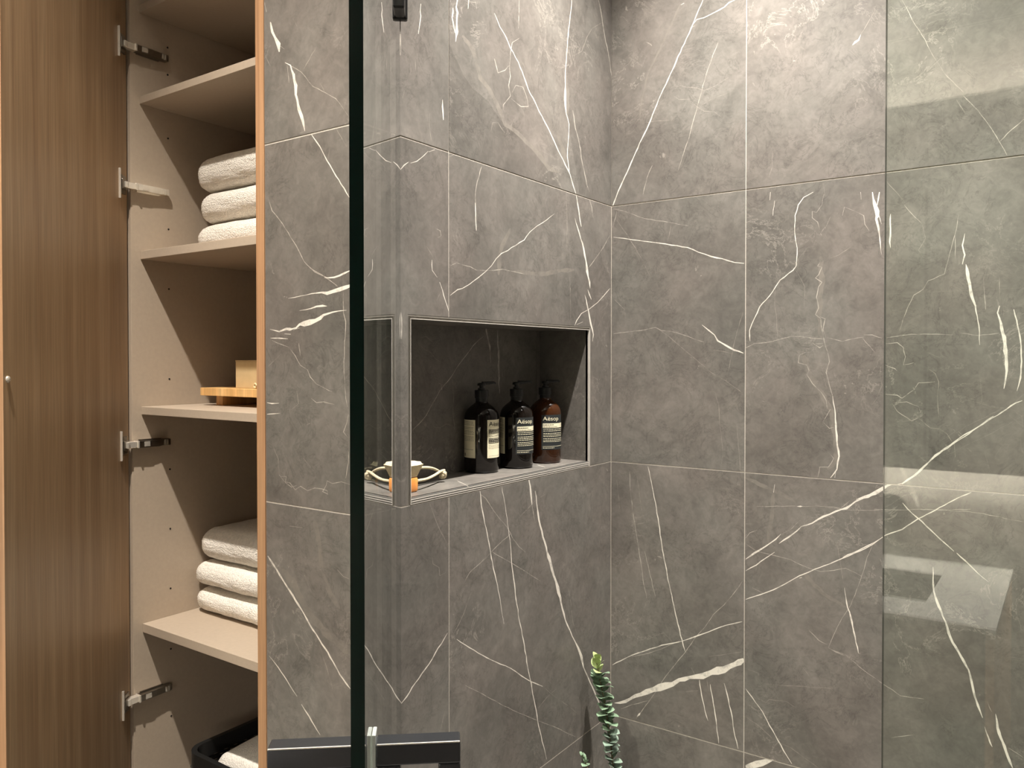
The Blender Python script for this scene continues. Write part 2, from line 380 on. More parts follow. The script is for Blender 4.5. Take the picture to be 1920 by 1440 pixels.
WC.V(*Eo, 1, [(112,228,3),(112,290,9),(108,345,6),(112,370,3)], [(425,310,3),(415,360,6),(425,400,6),(415,440,5)], [(430,440,5),(437,480,18),(448,540,16),(458,585,14),(470,615,8),(478,660,4),(485,700,4),(488,780,2)], [(572,615,12),(563,645,8),(578,690,14),(592,750,15),(600,830,17),(602,890,13),(590,965,6)], [(632,630,8),(648,700,6),(660,760,6),(665,850,8),(660,920,6),(645,975,3)], [(668,1015),(640,1025),(580,1065),(500,1115),(430,1155),(380,1190),(300,1245),(265,1285),(235,1315),(160,1368)], w=5)
WC.V(*Eo, 2, [(170,190),(200,225),(245,270)], [(385,320),(385,420)], [(400,400),(402,440)], [(505,490,3),(508,560,4),(513,630,7)], [(95,750),(200,735),(280,735),(375,738)], [(405,730),(480,740),(570,730)], [(90,775),(140,770),(165,790),(175,830),(165,865),(210,855)], [(90,865),(130,880),(140,890)], [(125,1025),(180,1020),(230,1040),(245,1080),(200,1100),(140,1060),(120,1028)], [(90,988),(140,992),(160,1005),(210,970),(230,940),(300,935)], [(400,230),(385,310),(360,400),(340,480),(270,510),(250,545),(210,570),(185,620),(165,670),(150,720)], w=3.6)
WC.V(*Eo, 3, [(95,90),(170,175)], [(570,490),(575,610)], [(270,880),(300,900),(315,935),(310,1000),(315,1090)], [(230,1090),(280,1130),(320,1135),(350,1155),(372,1190)], [(640,1065),(665,1080),(670,1130)], [(245,270),(260,330),(230,380),(250,410)], [(380,1190),(385,1250),(370,1300)], w=4)
Cc = (3, 1620, 0)
WC.V(*Cc, 2, [(215,0),(240,45),(270,110),(310,170),(345,225),(375,290)], [(560,540),(640,620),(700,700),(760,795),(805,875)], [(765,795),(830,730),(900,670)], w=5)
WC.V(*Cc, 3, [(375,290),(410,345),(450,410),(500,460),(560,520)], [(520,560),(570,640)], w=7)
Fo = (2.482, 1120, 860)
WC.V(3.13, 1580, 780, 1, [(290,402,8),(265,408,14),(235,425,26),(190,452,22),(130,475,13),(80,490,8)], [(885,0),(820,45),(740,105),(640,170),(540,240),(480,290),(440,330),(350,395),(300,405)], [(0,830),(90,790),(180,745),(250,700),(350,665),(440,605),(520,565),(620,510),(700,470),(755,448)], w=6)
WC.V(*Fo, 1, [(1300,150,14),(1260,178,12),(1240,182,8),(1200,200,9),(1160,230,10),(1110,245,7),(1050,270,8),(1000,300,6),(950,315,5),(930,335,7),(890,365,9),(845,395,3)], [(855,350,2),(830,375,6),(780,410,6),(730,440,8),(690,468,5)], [(825,435),(780,465),(740,495),(690,522)], [(1315,375,2),(1280,400,4),(1220,430,5),(1150,460,5),(1080,490,4),(1010,515,4),(940,545,4),(870,585,4),(820,610,4),(780,625,4),(735,640,4),(690,655,4)], [(235,35,2),(255,130,4),(275,230,4),(300,400,4),(325,540,4),(350,660,4),(375,770,4),(400,870,4),(410,900,3)], [(70,960,4),(110,940,4),(160,915,5),(220,895,4),(300,868,4),(390,850,4),(450,830,5),(520,805,5),(600,775,4),(675,758,5)], w=4)
WC.V(*Fo, 2, [(945,285),(900,330),(860,350)], [(1135,230),(1175,195)], [(690,395),(740,430),(800,445),(860,460),(900,470),(950,495),(1000,515),(1040,525),(1100,520),(1155,510),(1200,530),(1230,548)], [(1280,405),(1255,460),(1240,520),(1215,590),(1180,680),(1140,740),(1100,820),(1075,880)], [(1075,880),(1110,900),(1160,920),(1200,950),(1240,985),(1305,1030)], [(1090,890),(1150,910),(1220,950)], [(985,800),(1030,845),(1070,865)], [(740,222),(860,222),(940,222),(1020,220),(1100,225),(1160,238),(1240,240),(1320,238)], [(690,303),(720,303)], [(690,370),(710,345),(745,332)], [(675,570),(640,620),(590,680),(540,725),(500,785),(450,840),(410,900),(360,960),(320,1010),(280,1070),(240,1130),(200,1185),(180,1210)], [(150,60),(155,160),(170,280),(190,400),(205,500),(215,580),(230,650)], [(220,430),(245,540),(270,640)], [(160,922),(240,905),(300,885),(360,858)], [(110,1165),(160,1145),(245,1125)], [(435,970),(455,1010)], [(720,600),(770,625)], w=3.2)
WC.V(*Fo, 1, [(1150,600,2),(1160,670,5),(1185,760,7),(1200,830,6),(1215,905,4)], [(690,1070),(720,1110),(770,1180),(800,1240),(840,1310),(880,1380),(905,1420)], [(475,1030),(485,1100),(500,1170),(515,1220)], [(525,1050),(540,1140),(555,1240),(565,1325)], [(590,1045),(610,1120),(630,1220),(640,1290),(655,1350)], [(930,222,4),(945,222,9),(955,222,3)], [(185,1200,3),(195,1190,8),(200,1182,3)], [(940,556),(952,553,6)], [(825,120,4),(820,158,6)], w=4)
WC.V(*Fo, 3, [(1115,395),(1130,480),(1145,580)], [(690,1200),(760,1250),(820,1310),(900,1345),(960,1390),(1030,1440)], [(780,1048),(860,1055),(960,1060),(1090,1070)], [(945,960),(985,1010)], [(185,80),(200,200),(215,275)], [(90,100),(105,240)], [(370,1085),(470,1080)], [(520,920),(600,910),(670,900)], [(430,800),(440,830)], [(510,1030),(520,1080)], [(780,1140),(800,1120),(880,1130),(950,1180)], [(700,980),(750,1000),(750,1040)], w=3)
WC.V(*Fo, 4, [(820,160),(815,250),(800,330),(795,390)], [(960,530),(1010,590),(1070,640),(1150,690)], [(690,90),(780,130),(850,160),(920,200)], w=18)
WC.V(*Fo, 1, [(80,1137,5),(105,1136,12),(130,1130,18),(175,1105,20),(230,1085,27),(290,1065,29),(350,1050,30),(380,1030,26),(430,1018,22),(490,1012,27),(530,995,34),(590,982,30),(640,957,27),(682,935,34)], [(690,1432,30),(740,1422,30),(790,1408,26),(820,1402,8)])
Ko = (2.668, 1640, 900)
WC.V(*Ko, 1, [(140,115),(165,145),(215,190),(280,250),(350,315),(397,357)], [(410,365,7),(470,420,7),(500,450,6),(515,465,3),(570,510,2)], [(292,435,3),(292,500,9),(295,550,10),(320,630,11),(355,710,11),(380,790,12),(430,880,11),(470,950,10),(485,1010,12),(500,1080,8),(525,1150,10),(540,1190,5)], [(550,1235,4),(570,1290,9),(588,1335,4)], [(605,1170,4),(615,1240,12),(640,1310,15),(665,1380,17),(690,1440,8)], w=5)
WC.V(*Ko, 2, [(565,1110),(585,1160)], [(0,990),(40,1020),(90,1050),(130,1080),(180,1088),(245,1095)], [(375,155),(440,155),(520,165),(600,180),(680,198),(745,210)], [(0,148),(120,150),(220,146),(350,150),(480,146)], [(145,900),(155,930)], [(80,1290),(200,1275)], [(670,1340),(745,1390)], w=4)
# --- veins on the niche wall
A = (3, 800, 0)
WB.V(*A, 1, [(380,75),(410,150),(435,190),(470,270),(515,350),(545,430),(570,500),(620,600),(660,680),(700,760),(740,850),(780,930),(805,980),(825,1050),(840,1095)], [(815,0,5),(805,100,5),(795,200,5),(785,320,4),(778,440,5),(778,520,9),(780,600,14),(784,640,6),(800,700,4),(795,800,4),(790,880,4),(800,960,4),(805,980,4)], [(172,0,14),(165,40,13),(172,70,10),(168,130,12),(168,180,16),(162,235,6)], [(147,45,8),(142,100,8),(152,150,6),(158,185,6)], [(235,0,10),(232,50,6)], [(88,560,3),(88,600,7),(93,675,6)], [(840,1095),(850,1150),(870,1275)], w=5)
WB.V(*A, 2, [(820,620),(835,720),(860,820),(875,920),(900,1040),(915,1080)], [(520,0),(515,160)], [(965,0),(985,100),(1000,200),(1020,300),(1040,430)], [(520,215),(480,240),(470,300),(465,370),(470,430),(460,480),(470,540),(430,590),(430,620)], [(380,330),(390,370),(400,410),(440,395),(460,370)], [(480,520),(500,480),(540,490),(560,540),(570,600),(530,600),(475,555)], [(310,935),(285,1020),(275,1080),(275,1200),(278,1290)], [(915,1120),(930,1170),(937,1225)], [(240,10),(275,15),(280,50)], w=5)
WB.V(*A, 3, [(785,1090),(788,1200),(790,1440)], [(930,160),(900,210),(870,290),(820,315)], [(930,160),(980,130)], [(360,740),(370,690),(400,690),(440,750)], [(380,765),(400,775)], w=3)
WB.V(*A, 4, [(200,200),(260,280),(300,440),(350,500),(400,600),(440,700),(500,740),(560,800),(630,870),(690,950),(740,970)], [(735,735),(745,790),(760,820),(770,860),(775,930)], [(785,440),(790,560),(790,640)], w=22)
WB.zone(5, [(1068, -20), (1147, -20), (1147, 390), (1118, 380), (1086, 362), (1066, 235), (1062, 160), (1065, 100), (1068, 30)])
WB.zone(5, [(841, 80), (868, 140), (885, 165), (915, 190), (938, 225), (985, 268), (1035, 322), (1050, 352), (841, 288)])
Mo = (4.571, 740, 380)
WB.V(*Mo, 1, [(1545,130,3),(1570,220,7),(1610,350,10),(1640,500,13),(1650,590,16),(1670,680,14),(1675,735,6)], [(1655,745,5),(1670,790,10),(1686,830,4)], [(1630,790,3),(1650,880,8),(1670,980,12),(1695,1090,15),(1703,1130,10),(1695,1189,8)], [(1370,95,3),(1300,150,5),(1220,200,5),(1160,250,6),(1110,320,6),(1000,385,7),(970,410,7),(915,435,6),(870,480,5),(830,540,5),(780,590,6),(720,640,6),(640,700,6),(580,735,7),(540,745,7),(475,795,7)], [(320,490),(322,580),(365,640)], [(385,680),(410,750),(435,840),(465,940)], [(1845,735),(1790,800),(1740,855),(1670,910),(1600,950),(1560,1010),(1540,1060)], [(1560,1045),(1612,1022)], [(55,940,3),(60,1000,8),(60,1100,8),(58,1170,4)], [(690,0),(695,100),(700,240)], w=6)
WB.V(*Mo, 2, [(480,540),(530,515),(590,535),(650,550),(700,578),(780,582),(850,580),(930,570),(1020,590),(1110,610)], [(1845,280),(1790,380),(1720,480),(1660,560)], [(360,225),(390,240),(398,285),(370,300)], w=6)
WB.V(*Mo, 3, [(1500,640),(1510,1010)], [(270,370),(330,465)], [(1720,940),(1700,1080)], [(1810,930),(1740,1070)], [(400,760),(360,840)], w=5)
WB.V(*Mo, 4, [(1020,590),(1200,610),(1300,610),(1420,580),(1540,575)], [(990,220),(940,330),(900,450),(890,620)], w=36)
WB.V(4.233, 680, 0, 1, [(460,30),(455,90),(460,130),(450,200),(440,270)], [(573,1188),(525,1205)], [(520,1200),(480,1240),(430,1280),(380,1295)], [(365,1285),(330,1310),(298,1348)], w=7)
WB.V(4.233, 680, 0, 2, [(685,1245),(720,1230)], [(330,720),(315,780)], [(300,270,8),(300,440,8)], w=6)
WB.V(4.233, 680, 0, 3, [(415,470),(418,560)], [(380,500),(380,600)], [(530,900),(528,1000),(545,1120)], [(220,1040),(75,990)], w=5)
G = (2.482, 800, 860)
WB.V(*G, 1, [(248,150,5),(255,220,4),(270,300,4),(285,370,4),(298,440,4),(310,510,4),(330,590,3),(345,680,2),(360,770,2)], [(350,130,2),(375,280,2),(390,400,2),(395,480,4),(405,560,4),(420,680,4),(435,770,4),(455,870,4),(470,970,4),(490,1070,4),(505,1150,4),(520,1240,4),(545,1340,3),(558,1400,3)], [(475,95,11),(485,160,8),(490,215,6)], [(505,150,3),(515,230,5),(528,310,8),(550,390,9),(575,480,14),(590,540,12),(610,600,13),(625,670,8),(645,750,6),(690,850,4),(705,880,8),(720,920,14),(730,970,5),(760,1040,5),(800,1130,5),(820,1180,3)], [(140,840),(200,880),(260,915),(320,945),(390,975),(440,1010),(480,1035),(540,1060)], w=4)
WB.V(*G, 2, [(490,215),(505,300)], [(250,165),(275,185),(310,240),(340,280),(375,320),(400,370),(430,410),(460,435)], [(390,350),(340,395),(300,435),(250,485),(200,530),(175,575)], [(300,430),(350,460),(395,485),(460,525),(530,570)], [(180,1055),(260,1095),(340,1140),(400,1170),(460,1195),(520,1220),(600,1250),(695,1295)], w=3.2)
WB.V(*G, 3, [(540,1060),(600,1110),(660,1150),(705,1190)], [(210,620),(180,700),(150,770),(115,835)], [(605,1070),(560,1110),(520,1160)], [(435,270),(500,200),(560,160)], [(660,600),(680,760),(700,820)], [(705,1290),(690,1370),(680,1440)], w=3)
WB.V(3.13, 740, 920, 1, [(38,1250,7),(70,1210,6),(120,1130,6),(200,1020,6),(240,950,5),(290,870,5),(310,835,3)])
WB.V(3.13, 740, 920, 3, [(205,70),(240,170),(270,240),(310,320)], [(220,380),(225,430),(260,450),(265,500),(300,480)], [(300,1280),(270,1400)], w=4)
# --- veins on the return wall beside the cabinet
H = (2, 480, 0)
WA.V(*H, 1, [(55,83,9),(62,120,13),(72,140,10),(85,165,14),(88,195,8)], [(110,235,4),(130,245,6),(142,280,10),(150,320,10),(150,355,8),(162,410,11),(178,460,11),(184,492,7)], [(205,500),(240,550),(265,600),(300,660),(330,705),(350,740)], [(33,10,2),(40,45,3)], w=4)
WA.V(*H, 2, [(78,160),(108,185)], [(118,245),(125,312)], [(110,235),(170,270),(215,325),(265,350),(300,370),(330,410),(347,435)], [(45,740),(60,790),(100,840),(150,920),(180,980),(220,1020),(265,1040),(305,1075)], [(184,492),(165,500)], w=3)
WA.V(*H, 3, [(275,560),(270,600)], [(300,480),(340,550)], [(35,210),(55,250)], [(140,70),(155,100)], [(240,310),(260,350)], [(180,260),(230,170)], w=2.6)
J = (3, 490, 500)
WA.V(*J, 1, [(355,62,3),(410,60,9),(440,50,11),(470,35,9),(500,22,9)], [(215,247,3),(280,235,5),(310,224,10),(345,220,10),(370,222,4)], [(150,178,2),(220,165,4),(280,152,6),(340,145,10),(370,150,16),(400,140,18),(440,128,22),(480,114,24),(508,104,26)], [(48,352,4),(100,365,7),(140,350,12),(160,352,14),(180,350,8)], [(165,350,7),(195,345,10),(215,325,18),(240,322,30),(275,312,28),(305,303,24),(330,290,20),(350,272,11),(400,256,7),(480,245,4)], [(180,355,4),(215,345,5)], [(52,402,5),(100,402,7),(150,406,3)], [(130,378,4),(165,380,6)], [(32,765,6),(60,770,8),(100,768,3)], [(32,830,9),(60,828,7),(105,825,3)])
WA.V(*J, 2, [(270,5),(340,45),(380,75),(430,110)], [(160,460),(190,500),(220,555),(260,580),(275,620),(310,660),(350,680),(400,705)], [(462,140),(462,260),(475,310),(468,420),(465,560),(475,740),(485,790)], [(490,830),(480,880),(462,930),(485,960)], [(490,1040),(490,1100),(475,1190)], [(60,415),(120,440),(160,455)], [(100,1170),(130,1210),(160,1215),(190,1255),(220,1235),(260,1260),(300,1245),(340,1250),(370,1260),(375,1280),(345,1265),(365,1230),(370,1205),(400,1220),(450,1210),(508,1228)], [(110,1180),(140,1180),(135,1215),(170,1240),(200,1230)], [(280,740),(310,765),(350,760),(410,775)], [(210,430),(220,500)], [(255,890),(275,880)], [(365,880),(385,910)], w=4.5)
WA.V(*J, 3, [(65,1010),(95,1080),(100,1170)], [(40,560),(110,490)], [(470,1200),(472,1370)], [(235,1075),(280,1130)], [(200,700),(210,770),(160,810)], w=4)
Lo = (3.128, 490, 940)
WA.V(*Lo, 1, [(38,320,10),(70,370,9),(110,435,9),(150,500,8),(200,580,10),(250,660,8),(300,750,8),(340,810,7),(390,885,9),(420,940,7),(460,1015,6),(522,1100,8)], [(45,905,2),(100,975,4),(150,1050,5),(210,1145,3)], [(235,1190,6),(280,1260,6),(345,1370,4)])
WA.V(*Lo, 2, [(485,1088),(520,1105)], [(165,145),(205,150),(240,155)], [(445,400),(480,440),(515,455)], [(35,335),(70,385)], w=4)
WA.V(*Lo, 3, [(340,840),(375,950),(400,1040),(420,1110)], w=4)
WA.V(*Lo, 4, [(120,400),(180,470),(230,570),(310,700),(400,790),(470,840),(530,890)], w=46)
WA.V(*Lo, 4, [(310,110),(340,250),(350,380),(390,510),(460,630)], w=26)
# --- veins on the niche back
Po = (4.644, 760, 590)
WN.V(*Po, 2, [(60,1010),(120,950),(180,880),(240,770),(300,660),(370,580),(420,510),(470,430),(540,340),(590,270),(640,220),(680,190)], [(700,90,6),(705,140,18),(725,230,18),(738,320,14),(745,420,5)], [(805,130,4),(805,220,14),(812,350,22),(815,500,18),(812,600,12),(822,690,8)], [(840,470,9),(845,540,6)], w=7)
WN.V(*Po, 3, [(130,200),(180,190),(240,240),(250,270)], [(120,250),(160,300),(210,320),(270,390),(340,430)], [(230,940),(250,980),(300,985),(360,950),(410,970),(430,1000)], [(410,560),(420,700),(415,860),(430,1000)], w=5)

# ------------------------------------------------------------------ room shell
G2 = .0011   # half joint
NY0, NY1, NZ0, NZ1, ND = -.6970, -.1062, 1.2115, 1.5065, -.1316
TW = .0075   # trim width
# substrate (grout coloured bed) of the niche wall block
def structure(name): return None
mb = MB()
mb.box(-.215, -.0003, -.8110, 0.06, 0, NZ0-.012)
mb.box(-.215, -.0003, -.8110, 0.06, NZ1+TW, CEIL)
mb.box(-.215, -.0003, -.8111, NY0-TW, NZ0-.012, NZ1+TW)
mb.box(-.215, -.0003, NY1+TW, 0.06, NZ0-.012, NZ1+TW)
mb.box(-.215, ND-.009, NY0-TW, NY1+TW, NZ0-.012, NZ1+TW)
wl = mb.build('wall_left', M['grout']); tag(wl, 'grey veined stone tiled shower wall with a recessed niche', kind='structure')
mb = MB().box(-.0003, 1.95, .0003, .06, 0, CEIL); wb = mb.build('wall_back', M['grout']); tag(wb, 'grey veined stone tiled back wall of the shower', kind='structure')
mb = MB().box(-.2235, -.0085, -.8117, -.803, 0, CEIL); wr = mb.build('wall_return', M['grout']); tag(wr, 'narrow grey veined stone tiled wall beside the cabinet', kind='structure')
rows = [(0, .6), (.6, 1.2), (1.2, 1.8), (1.8, 2.4), (2.4, CEIL)]
cols = [(0, .3205), (.3205, .9205), (.9205, 1.5205), (1.5205, 1.95)]
for ri, (z0, z1) in enumerate(rows):
    top = G2 if ri < 4 else 0
    pr = .0005 if ri == 3 else 0
    lo = G2 + (.0009 if ri == 3 else 0)
    for (a, b) in cols:
        WC.tile(wb, [(a+.0009, z0+lo), (b-.0009, z0+lo), (b-.0009, z1-top), (a+.0009, z1-top)], proud=pr)
    # niche wall
    for (a, b) in ((-.5987, 0), (-.811, -.5987)):
        a2, b2 = a+.0009, b-.0009
        if ri == 2:
            zn = NZ1+TW
            if b == 0:
                # tile with the niche cut out: right strip + band above
                y1 = NY1+TW
                poly = [(a2, zn), (y1, zn), (y1, z0+G2), (b2, z0+G2), (b2, z1-top), (a2, z1-top)]
            else:
                y0 = NY0-TW
                poly = [(a2, z0+G2), (y0, z0+G2), (y0, zn), (b2, zn), (b2, z1-top), (a2, z1-top)]
            WB.tile(wl, poly)
        else:
            WB.tile(wl, [(a2, z0+lo), (b2, z0+lo), (b2, z1-top), (a2, z1-top)], proud=pr)
    WA.tile(wr, [(-.2230, z0+lo), (-.0006 if ri != 3 else .0005, z0+lo), (-.0006 if ri != 3 else .0005, z1-top), (-.2230, z1-top)], proud=pr)
# niche lining tiles
WN.tile(wl, [(NY0, NZ0), (-.12-G2, NZ0), (-.12-G2, NZ1), (NY0, NZ1)], th=.006)
def slab(name, x0, x1, y0, y1, z0, z1, parent=wl, mi=0, mats=None):
    return MB().box(x0, x1, y0, y1, z0, z1).build(name, mats or MARB[0], parent, recenter=True)
slab('tile', ND+.0005, -.003, NY1, NY1+.006, NZ0, NZ1)                # right cheek
slab('tile', ND+.0005, -.003, NY0-.006, NY0, NZ0, NZ1)                # left cheek
slab('tile', ND+.0005, -.003, NY0, NY1, NZ1, NZ1+.006)                # soffit
WS = Wall(0, 0, (0, 1, 0), (1, 0, 0))
slab('niche_shelf', ND+.0005, -.004, NY0, NY1, NZ0-.006, NZ0)
slab('tile', ND-.004, ND+.0002, -.12, NY1, NZ0, NZ1)
mv = MB()
for p, q in (((858, 902), (878, 912)), ((1008, 872), (1022, 876))):
    a, b = hit(*p, 2, NZ0+.0002), hit(*q, 2, NZ0+.0002); mv.tube([a, (a+b)/2+Vector((.002, 0, 0)), b], .0005, 4)
mv.build('shelf_vein', MARB[1], wl)
# niche metal edge trim: two pale ribs with a dark groove
tr = MB()
def rib(y0, y1, z0, z1, x, mi): tr.box(-.008, x, y0, y1, z0, z1, mi)
for (o0, o1, x, mi) in ((0, .0012, .0008, 0), (.0012, .0044, -.0012, 2), (.0044, .0054, .0004, 0), (.0054, TW, -.0003, 2)):
    rib(NY0-o1, NY1+o1, NZ1+o0, NZ1+o1, x, 2 if (mi == 0 and o0 > .004) else mi)
    rib(NY1+o0, NY1+o1, NZ0-.011, NZ1+o0, x, mi)
    rib(NY0-o1, NY0-o0, NZ0-.011, NZ1+o0, x, 2 if o0 > .001 else mi)
for (o0, o1, x, mi) in ((0, .0012, .0008, 1), (.0012, .0036, .0008, 0), (.0036, .0054, -.0016, 1), (.0054, .0074, .0006, 0), (.0074, .0094, -.0010, 2), (.0094, .0107, .0002, 0)):
    rib(NY0, NY1, NZ0-o1, NZ0-o0, x, mi)
tr.build('niche_trim', [M['trim'], M['trim_dark'], M['trim_grey']], wl)
# front wall behind the camera (seen as a reflection in the fixed glass)
mb = MB().box(-.80, 1.95, -2.46, -2.4003, 0, CEIL); wf = mb.build('wall_front', M['grout']); tag(wf, kind='structure')
WF = Wall(1, -2.40, (1, 0, 0), (0, 1, 0))
WF.q = []
for ln in ([(.462, 1.135, .004), (.4717, 1.1117, .005), (.495, 1.06, .0055), (.507, 1.03, .006), (.5185, 1.0011, .002)],):
    for p, q in zip(ln, ln[1:]):
        WF.q.append((1, [Vector((p[0]-p[2], p[1])), Vector((q[0]-q[2], q[1])), Vector((q[0]+q[2], q[1])), Vector((p[0]+p[2], p[1]))]))
for ri, (z0, z1) in enumerate(rows):
    for (a, b) in ((-.80, -.35), (-.35, .25), (.25, .85), (.85, 1.45), (1.45, 1.95)):
        WF.tile(wf, [(a+G2, z0+G2), (b-G2, z0+G2), (b-G2, z1-G2), (a+G2, z1-G2)])
tag(MB().box(1.95, 2.0, -2.46, .06, 0, CEIL).build('wall_right', M['darkwall']), kind='structure')
tag(MB().box(-.86, -.80, -2.46, .06, 0, CEIL).build('wall_cabinet_side', M['darkwall']), kind='structure')
tag(MB().box(-.80, -.215, -.02, .06, 0, CEIL).build('wall_alcove', M['darkwall']), kind='structure')
tag(MB().box(-.86, 2.0, -2.46, .06, -.05, 0).build('floor', M['floor']), kind='structure')
tag(MB().box(-.86, 2.0, -2.46, .06, CEIL, CEIL+.05).build('ceiling', M['paint']), kind='structure')
for (x, y, wt, cn), lb in zip(DOWN, ('round recessed downlight over the shower', 'round recessed downlight in front of the cabinet', 'round recessed downlight over the far right of the shower', 'round recessed downlight over the vanity end')):
    t = tag(empty('ceiling_downlight', (x, y, CEIL)), lb, 'light', 'ceiling downlights')
    MB().lathe([(.030, -.001), (.045, -.001), (.045, -.006), (.036, -.008), (.030, -.004)], cap=False).build('bezel', M['paint'], t, True)
    MB().lathe([(.0005, -.002), (.030, -.002), (.030, -.0005)], cap=False).build('lens', M['lamp'], t)

# ------------------------------------------------------------------ shower glass
GY = -.7223
scr = tag(empty('shower_screen', (.7208, GY, 0)), 'fixed clear glass shower screen reflecting the vanity', 'glass screen')
def pane(name, L, th, z0, z1, parent, side=1):
    b = bmesh.new()
    mbx = MB(); mbx.box(0, L, -th if side > 0 else 0, 0 if side > 0 else th, z0, z1)
    mbx.b.faces.ensure_lookup_table()
    for f in mbx.b.faces:
        n = f.calc_center_median(); f.material_index = 0 if abs(abs(f.normal.y)) > .9 else 0
    bmesh.ops.recalc_face_normals(mbx.b, faces=mbx.b.faces[:])
    for f in mbx.b.faces: f.material_index = 0 if abs(f.normal.y) > .9 else 1
    return mbx.build(name, [M['glass'], M['edgeglass']], parent)
pane('glass_pane', 1.228, .010, .012, 2.12, scr, -1)
MB().box(0, 1.228, -.004, .014, 0, .014).build('floor_channel', M['black'], scr)
# hinged door, swung out towards the camera; right face is the mirror plane
TH = math.radians(49.7)
g0 = hit(751.5, 600, 0, 0.0)
door = tag(empty('shower_door', (g0.x, g0.y, 0), -TH), 'frameless clear glass shower door standing open with dark green edge', 'glass door')
# local x runs along the pane, local +y is the shower side (right in view)
DL = .645
pn = pane('glass_pane', DL-.009, .0115, .015, 2.12, door, 1); pn.location = (.009, 0, 0)
hk = .575
for side in (1, -1):
    y0 = 0 if side > 0 else -.0115
    hb = MB()
    def hx(x0, x1, ya, yb, z0, z1, mi=0):
        a, b = y0+side*ya, y0+side*yb; hb.box(x0, x1, min(a, b), max(a, b), z0, z1, mi, .0004 if mi else .0014)
    hx(hk-.010, hk+.010, .004, .080, 1.0735, 1.0935)
    hx(hk+.0090, hk+.0103, .005, .0795, 1.0924, 1.0937, 1)  # thin bright strip: white highlight along the top edge, put into the shape
    hx(hk-.010, hk+.010, .004, .026, 1.056, 1.0736)
    hx(hk-.010, hk+.010, .060, .080, .827, 1.0736)
    hx(hk-.010, hk+.010, .004, .080, .807, .827)
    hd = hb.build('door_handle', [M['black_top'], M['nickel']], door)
    hd['label'] = 'square black door handle on the shower side' if side > 0 else 'square black door handle on the cabinet side'
    wsb = MB(); a, b = sorted((y0+side*.0002, y0+side*.004)); wsb.box(hk-.009, hk+.009, a, b, 1.052, 1.1015, 0, .0008); wsb.box(hk-.009, hk+.009, a, b, .801, .833, 0, .0008)
    wsb.build('clear_washer', M['clear'], door)
for z in (2.005, .32):
    h = MB(); h.box(.006, .05, -.020, .009, z-.02, z+.06, 0, .003); h.box(.0, .012, -.02, .012, z-.022, z+.06, 0, .003)
    h.build('hinge', M['black'], door)

# ------------------------------------------------------------------ tall cabinet
XL, XR, YF, YB = -.6372, -.2462, -.812, -.32
cab = tag(empty('tall_cabinet', (XL, YF, 0)), 'tall built-in linen cabinet with greige shelves and wood front edge', 'cabinet')
def cb(name, x0, x1, y0, y1, z0, z1, m, bev=.0006, parent=cab, wood=False):
    mbx = MB(); mbx.box(x0, x1, y0, y1, z0, z1, 0, bev); o = mbx.build(name, M[m], parent, recenter=True)
    o.location = Vector(o.location) - Vector((XL, YF, 0)); return o
cb('side_panel', XL-.018, XL, YF, YB, .06, 2.6, 'lam')
cb('side_panel', XR, XR+.010, YF+.004, YB, .06, 2.6, 'lam')
cb('front_edge', XR, XR+.0212, YF-.0012, YF+.004, .06, 2.6, 'edgewood')['label'] = 'light oak front edge strip'
cb('back_panel', XL, XR, YB-.004, YB+.008, .06, 2.6, 'lam')
cb('top_panel', XL-.018, XR+.010, YF, YB, 2.6, 2.618, 'lam')
cb('base', XL-.018, XR+.010, YF+.05, YB, 0, .06, 'lam')
SH = [(1.9645, .0145), (1.6570, .0165), (1.3460, .0158), (.9095, .0175), (.440, .017), (2.146, .0155)]
for z, t in SH: cb('shelf', XL+.0006, XR-.0006, -.7928, YB-.005, z-t, z, 'lam')
# shelf pin holes: black plugs, the shade in each hole put into colour
for z in (2.0811, 2.0254, 1.8951, 1.7086, 1.5856, 1.4, 1.2752, 1.2134, 1.09, .966, .84, .70):
    o = MB().tube([(-.001, 0, 0), (.0007, 0, 0)], .0019, 10).build('shelf_pin_hole_shade_plug', M['hole'], cab); o.location = (0, -.7315-YF, z)
for z, t in SH[:2]:
    c = hit(321, 208 if z > 1.9 else 492, 2, z-t)
    o = MB().lathe([(.0005, -.0008), (.008, -.0008), (.0095, -.0002)], (0, 0, 0), 20, cap=False).build('shelf_cam_cover', M['lam'], cab); o.location = (c.x-XL, c.y-YF, z-t)
